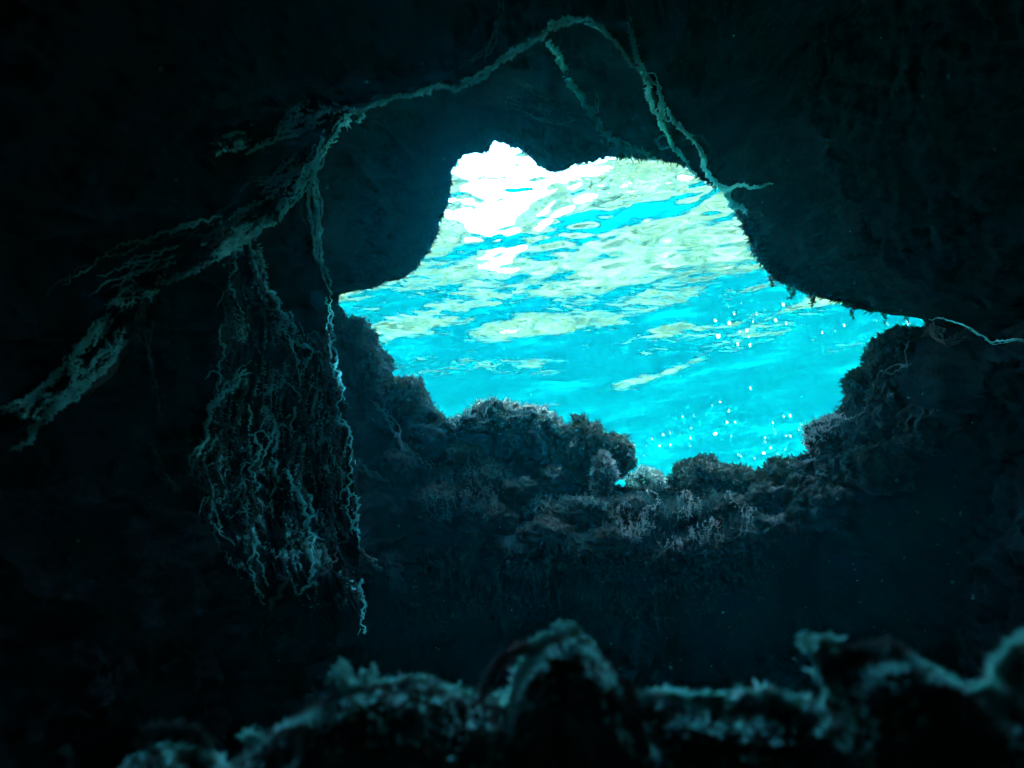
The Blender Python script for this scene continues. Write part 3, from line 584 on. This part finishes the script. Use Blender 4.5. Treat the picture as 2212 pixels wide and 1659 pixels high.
# pale growth on the sill
def blob(cx, cy, ax, ay, flow):
    def field(U, V):
        q = ((U - cx) / ax) ** 2 + ((V - cy) / ay) ** 2; a = np.arctan2(V - cy, U - cx)
        return np.clip(1.4 * (1 - q), 0, 1), (V - cy) / flow + 0.4 * np.sin(a), (U - cx) / flow
    return field
G3 = 'crusted rock on the sill and right slope'
drape('crusted_rock', 'pinkish knotted crust spilling down below the dome shaped boulder', (1300, 1690, 1062, 1235), blob(1470, 1120, 200, 95, 30), 0.05, 420, step=1.5, group=G3, crust=0.5, tuft=M_PINK, dens=0.6)
drape('crusted_rock', 'dim crusted slope left below the broad boulder', (850, 1120, 990, 1150), blob(985, 1068, 130, 76, 44), 0.04, 440, step=1.6, group=G3, crust=0.22, tuft=M_DIM)
drape('crusted_rock', 'broad dim rubble slope falling into the dark beneath the sill', (800, 1760, 1150, 1430), lambda U, V: (np.clip((U - 800) / 120, 0, 1) * np.clip((1760 - U) / 160, 0, 1) * np.clip((V - 1150) / 60, 0, 1) * np.clip((1430 - V) / 160, 0, 1), V / 20.0, U / 62.0), 0.06, 450, step=2.6, group=G3, crust=0.26, tuft=M_TURF, dens=0.4, off=0.03)
strands('encrusted_seam', 'crooked dull seam zigzagging down the right slope', 'growth', [
    ([(1962,735),(1955,765),(1962,785),(1930,795),(1902,815),(1888,842),(1872,870),(1868,888),(1838,905)], 7, dict(braid=3, hair=3, off=0.0, wander=1.0)), ([(1765,990),(1740,1000),(1715,1005),(1690,1012)], 7, dict(braid=3, off=0.0))], group=G2, mat=M_PINK)
strands('encrusted_seam', 'pale fringe outlining the ledge at the far right edge', 'growth', [
    ([(2005,690),(2040,689),(2075,700),(2105,715),(2125,728),(2142,738),(2170,736),(2195,731),(2230,738)], 5, dict(braid=2, wander=0.5)), ([(2010,700),(2022,725),(2045,740),(2080,735)], 9, dict(braid=4, mat=M_PINK, off=0.0)),
    ([(2050,730),(2075,715),(2100,708)], 7, dict(braid=3, mat=M_PINK, off=0.0))], group=G2)
strands('encrusted_seam', 'thin dull seam running down the rock left of the broad boulder', 'growth', [
    ([(808,868),(830,890),(850,920),(858,945),(875,970),(905,985),(930,1005),(945,1030)], 8, dict(braid=4, hair=3, off=0.0, wander=1.0))], group=G2, mat=M_PINK)

# ------------------------------------------------------------------ rocks close in front of the lens
FG = 'rocks close to the camera'
def near_rock(label, crest, dist, depth, seed, fringes, tl=0.0095):
    """a ridge of rock: the crest line is its upper edge, the body falls away below it"""
    path = spline(crest, 5.0); n = len(path); c = at(*path[n // 2, :2], dist)
    t = thing('near_rock', label, 'rock', FG, tuple(c)); D = np.full(n, dist) + 0.05 * wob(n, 0.03)
    top = np.array([ray(u, v) * d for (u, v), d in zip(path[:, :2], D)]); m = 40; rows = []
    away = np.array([0, 0.9, 0.43])
    for j in range(m):
        x = j / (m - 1); y = np.interp(x, [0, .2, .4, .6, .8, 1], [depth, 0.06, 0.0, -0.075, -0.11, -0.09]); h = np.interp(x, [0, .2, .4, .47, .6, .8, 1], [-0.5, -0.03, 0.0, -0.006, -0.043, -0.17, -0.6])
        rows.append(top + np.array([0, y, h]))
    Q = np.array(rows); Qf = Q.reshape(-1, 3)
    Qf = Qf + 0.012 * np.stack([fbm(Qf, 14, 4, seed), fbm(Qf, 14, 4, seed + 3), fbm(Qf, 14, 4, seed + 6)], 1) + 0.03 * np.stack([0 * Qf[:, 0], fbm(Qf, 5, 2, seed + 8), 0 * Qf[:, 0]], 1)
    mesh_obj('rock', Qf - c, grid_faces(m, n), M_NEAR, t)
    rows_ = Qf.reshape(m, n, 3)[int(m * .30):int(m * .68)].reshape(-1, 3); q_ = RG.choice(len(rows_), min(len(rows_), 60 * n), replace=True); pn = fbm(rows_[q_], 16, 2, seed + 11); q_ = q_[pn > -0.12]
    mb = MB(); mb.blades(rows_[q_], np.array([0, -0.25, 0.9]) + 0.8 * RG.normal(size=(len(q_), 3)), 0.0085 * (0.5 + RG.random(len(q_))), 0.0028); tag(mb.build('turf', M_FRINGE, t), kind='stuff')
    for pts, width, mat in fringes:
        mb = MB(); strand(mb, [(u, v - 0.25 * width) for u, v in pts], width * 1.15, off=0.012, wander=0.25, hair=3.0, hlen=0.9, dist=[dist, dist], sides=8, var=0.9)
        pth = spline(pts, 2.0)[:, :2]; k = len(pth) * 12; i = RG.integers(0, len(pth), k)
        O = np.array([ray(*pth[x]) * dist for x in i]) + RG.normal(size=(k, 3)) * width * 0.25 * dist / FPX
        mb.blades(O, np.array([0, -0.2, 0.9]) + 0.8 * RG.normal(size=(k, 3)), tl * (0.5 + 1.2 * RG.random(k) ** 2), tl * 0.3)
        mb.build('fringe', M_FRINGE if mat is M_PALE else mat, t)
    return t
near_rock('long humped rock with a fuzzy pale crest at the lower left', [(430,1700),(520,1655),(590,1600),(660,1555),(740,1512),(820,1490),(880,1484),(940,1492),(1000,1515),(1050,1528),(1100,1530),(1150,1560)], 1.05, 0.35, 101,
    [([(520,1655),(590,1600),(660,1555),(740,1512),(820,1490)], 16, M_PINK), ([(800,1492),(880,1486),(940,1493),(1000,1516)], 22, M_PALE), ([(980,1510),(1030,1525),(1100,1527)], 26, M_PALE), ([(760,1540),(840,1530),(920,1545),(960,1550)], 14, M_DIM), ([(870,1500),(890,1530)], 10, M_DIM), ([(530,1590),(545,1600),(570,1605)], 12, M_PALE)])
near_rock('peaked rock with a bright tufted arch and two thin stalks', [(1085,1700),(1105,1560),(1130,1470),(1170,1405),(1215,1378),(1250,1395),(1290,1440),(1330,1485),(1370,1520),(1400,1600),(1420,1700)], 0.98, 0.3, 111,
    [([(1145,1425),(1165,1402),(1195,1385),(1222,1380),(1250,1395),(1270,1415)], 28, M_PALE), ([(1260,1405),(1290,1440),(1330,1485),(1372,1520)], 24, M_PINK), ([(1185,1405),(1130,1405),(1085,1430),(1065,1460),(1045,1500),(1040,1520)], 12, M_PINK), ([(1155,1420),(1125,1455),(1112,1500),(1110,1530),(1105,1570),(1085,1610)], 11, M_PALE)])
near_rock('low rock with a thick shaggy pale top right of the peaked one', [(1290,1700),(1310,1600),(1350,1545),(1400,1515),(1460,1512),(1520,1525),(1590,1528),(1650,1518),(1720,1528),(1780,1545),(1815,1560),(1850,1600),(1880,1700)], 1.0, 0.35, 121,
    [([(1310,1590),(1345,1550),(1395,1520),(1450,1515),(1500,1525)], 26, M_PALE), ([(1480,1520),(1540,1530),(1590,1528),(1650,1518),(1700,1525)], 34, M_PALE), ([(1660,1530),(1720,1540),(1790,1560)], 36, M_PALE), ([(1330,1600),(1380,1580),(1440,1560)], 14, M_DIM), ([(1500,1550),(1580,1556),(1640,1550)], 16, M_DIM), ([(1690,1575),(1750,1580),(1790,1570)], 16, M_PALE)])
near_rock('dark rock with a holed arch of pale growth at the lower right', [(1790,1700),(1795,1560),(1790,1480),(1830,1430),(1880,1408),(1930,1415),(1975,1450),(2030,1480),(2075,1505),(2110,1545),(2140,1600),(2160,1700)], 0.93, 0.3, 131,
    [([(1785,1470),(1815,1440),(1850,1420),(1890,1410),(1935,1415),(1975,1445)], 22, M_PINK), ([(1770,1400),(1778,1430),(1785,1465),(1790,1485)], 22, M_PALE), ([(1975,1445),(2010,1472),(2060,1495),(2095,1520)], 24, M_PALE), ([(1850,1440),(1890,1470),(1930,1478)], 13, M_PINK), ([(1930,1480),(1965,1480),(1990,1455)], 18, M_PALE)])
near_rock('rock with a curled pale edge cut off by the right border', [(2080,1700),(2100,1560),(2120,1520),(2160,1500),(2165,1460),(2180,1420),(2212,1392),(2260,1370),(2330,1400)], 0.9, 0.3, 141,
    [([(2165,1500),(2160,1460),(2175,1425),(2205,1395),(2240,1378)], 14, M_PALE), ([(2095,1520),(2130,1510),(2170,1518),(2212,1530),(2240,1540)], 34, M_PALE), ([(2140,1530),(2150,1560),(2160,1580)], 20, M_DIM)])
near_rock('small dim rock with a looped fringe in the bottom left corner', [(250,1760),(300,1650),(360,1640),(430,1640),(470,1650),(510,1700),(530,1760)], 1.15, 0.3, 151,
    [([(300,1640),(360,1630),(410,1634),(450,1640),(480,1655)], 16, M_PALE), ([(320,1585),(360,1575),(410,1582),(440,1600),(450,1625)], 9, M_DIM), ([(320,1585),(310,1610),(320,1630)], 7, M_DIM)])
def bush(label, u, v, dist, h, seed):
    base = at(u, v, dist); t = thing('algae_bush', label, 'algae', 'small algae bushes on the near rocks', tuple(base)); mb = MB(); r2 = random.Random(seed)
    for s_ in range(7):
        d = np.array([r2.uniform(-0.5, 0.5), r2.uniform(-0.5, 0.5), 1.0]); p = base.copy(); C = [p]
        for q in range(6): d = d + np.array([r2.uniform(-.35, .35), r2.uniform(-.35, .35), 0]); p = p + d / np.linalg.norm(d) * h / 6 * r2.uniform(0.7, 1.1); C.append(p)
        tb = mb.tube(np.array(C), np.linspace(0.004, 0.003, 7) * h / 0.06, 6); mb.fuzz(tb, 7, 0.012 * h / 0.06, 0.006 * h / 0.06)
    mb.build('fronds', M_PALE, t); return t
bush('small pale algae bush on the left hump of the near rocks', 755, 1515, 1.04, 0.055, 1)
bush('stubby pale algae tuft on the tip of the peaked near rock', 1225, 1388, 0.97, 0.03, 2)
bush('two pronged pale algae tuft at the left end of the holed arch', 1780, 1440, 0.92, 0.04, 3)

# ------------------------------------------------------------------ hanging sprigs along the right rim
for k, (u, v, ln, lab) in enumerate([(1664,603,26,'feathery dark sprig hanging first from the upper right rim'), (1702,618,28,'paired feathery sprig hanging just right of the first'), (1712,622,20,'short slanted sprig beside the paired feathery sprig'),
        (1745,632,26,'drooping dark sprig under the middle of the right rim'), (1752,640,22,'thin sprig behind the drooping one under the right rim'), (1832,662,24,'lone leaning sprig near the low point of the right rim'),
        (1905,678,20,'small sprig hanging where the right rim levels out'), (1955,680,22,'last small sprig before the right corner of the opening'), (1625,545,16,'tiny sprig at the steep part of the right rim')]):
    D = np.interp(u, [1600, 1970], [4.48, 4.40]) - 0.02; p = at(u, v - 4, D); t = thing('algae_sprig', lab, 'algae', 'sprigs hanging from the right rim', tuple(p)); mb = MB()
    kk = D / FPX; C = [p + np.array([rnd.uniform(-1, 1) * 3 * kk + i * 0.6 * kk * rnd.uniform(-1, 1), 0, -ln * 1.25 * kk * i / 7]) for i in range(8)]
    tb = mb.tube(np.array(C), np.linspace(1.3, 0.6, 8) * kk, 5, 0.1); mb.build('stem', M_TURF, t)
    mb = MB(); mb.fuzz(tb, 5, 7 * kk, 2.4 * kk); mb.build('leaves', M_TURF, t)

# fine turf along the edge of the opening and on the rock near it
mask = np.exp(-((RB - 7.1) / 0.8) ** 2) * (0.35 + 0.65 * RG.random(RB.shape)) > 0.45
ii = np.nonzero(mask.ravel())[0]; ii = RG.choice(ii, min(len(ii), 9000), replace=False); Pf = P.reshape(-1, 3); Nf = Nn.reshape(-1, 3)
mb = MB(); inw = -(np.cos(TH)[:, None] * E1 + np.sin(TH)[:, None] * E2); inw = np.broadcast_to(inw[None], P.shape).reshape(-1, 3)
mb.blades(Pf[ii], inw[ii] + 0.9 * RG.normal(size=(len(ii), 3)), 0.03 * (0.3 + RG.random(len(ii)) ** 2), 0.009)
tag(mb.build('algae_turf', M_TURF), kind='stuff')

# drifting specks in the water
mb = MB(); n = 330; O = np.array([at(RG.uniform(100, 2150), RG.uniform(60, 1450) if i % 3 else RG.uniform(1000, 1450), RG.uniform(1.3, 3.2)) for i in range(n)])
D_ = RG.normal(size=(n, 3)) + np.array([0.8, 0, -0.5]); mb.blades(O, D_, 0.0035 * (0.4 + 1.2 * RG.random(n) ** 3) + 0.001, 0.0018)
tag(mb.build('drifting_particles', M_PALE), kind='stuff')

# ------------------------------------------------------------------ foam flecks afloat under the waves
M_FOAM, N, L, out = new_mat('foam')
d = N.new('ShaderNodeBsdfDiffuse'); d.inputs[0].default_value = (0.6, 0.6, 0.6, 1); t_ = N.new('ShaderNodeBsdfTranslucent'); t_.inputs[0].default_value = (0.6, 0.6, 0.6, 1)
mx = N.new('ShaderNodeMixShader'); mx.inputs[0].default_value = 0.75; L.new(d.outputs[0], mx.inputs[1]); L.new(t_.outputs[0], mx.inputs[2]); L.new(mx.outputs[0], out.inputs[0])
fl = [(2100 + .5425 * a, 1500 + .5425 * b, w) for a, b, w in [(1104,17,24),(1052,38,16),(1170,79,32),(848,118,24),(928,115,22),(1156,158,30),(1213,160,26),(1592,113,34),(1547,119,26),(1472,162,28),(1478,201,18),(1665,178,18),(1653,209,38),(906,200,18),(715,243,32),(762,230,18),
    (830,240,18),(635,271,24),(903,268,24),(513,313,22),(597,317,18),(690,320,36),(764,314,34),(902,318,20),(583,384,18),(1491,235,30),(1418,263,30),(1563,249,24),(1594,256,26),(1185,250,18),(1422,298,16),(1458,333,30),(1409,370,38),(1505,376,30),(1252,391,36),(1232,379,16),(1270,372,16),(1346,406,20),(1558,346,14),(1075,237,100)]]
fl += [(2600 + .5606 * a, 800 + .5606 * b, w) for a, b, w in [(604,617,36),(481,649,20),(321,603,18),(236,625,18),(273,675,28),(425,678,18),(459,684,14),(552,720,38),(623,740,22),(241,737,48),(400,727,26),(148,721,34),(310,797,28),(358,790,34),(168,828,60),(372,830,30),(298,880,30),(381,886,34),(863,802,22),(950,789,18),(1009,752,32),(1226,719,18),(1303,746,24),(1440,738,44),(383,1176,26)]]
from math import floor
gxs = axis(-110, 110, -3.2, 7.5, 0.02); gys = axis(-50, 140, 1.2, 12.0, 0.02)
V0, F0 = ICO[3]; fproto = None
for k, (px, py, w_) in enumerate(fl):
    d = ray(px / 1.736, py / 1.736); z = SURF_Z
    for _ in range(4):
        s_ = z / d[2]; p = d * s_; i = np.searchsorted(gxs, p[0]); j = np.searchsorted(gys, p[1]); z = SURF_Z + H[min(i, H.shape[0] - 1), min(j, H.shape[1] - 1)] - 0.012
    r_ = 0.5 * w_ * rnd.uniform(0.07, 0.14) * 1.736 / 1.736 * np.linalg.norm(p) / FPX
    lab = 'small white foam fleck floating on the cyan water in the right half of the opening' if w_ < 50 else ('large pale oval foam patch low in the opening among small flecks' if w_ == 100 else 'big round foam fleck on the water near the right rim')
    q = V0 * np.array([1.0, 1.1, 0.13]) * (1 + 0.12 * fbm(V0 + k, 1.6, 2, k)[:, None])
    if fproto is None or w_ >= 50:
        o = mesh_obj('foam_fleck', q * 0.01, F0, M_FOAM)
        if fproto is None: fproto = o
    else: o = fproto.copy(); COL.objects.link(o)
    o.scale = (r_ / 0.01,) * 3; o.location = p; o.rotation_euler = (0, 0, rnd.uniform(-.5, .5))
    tag(o, lab, 'foam', 'foam flecks floating on the water')
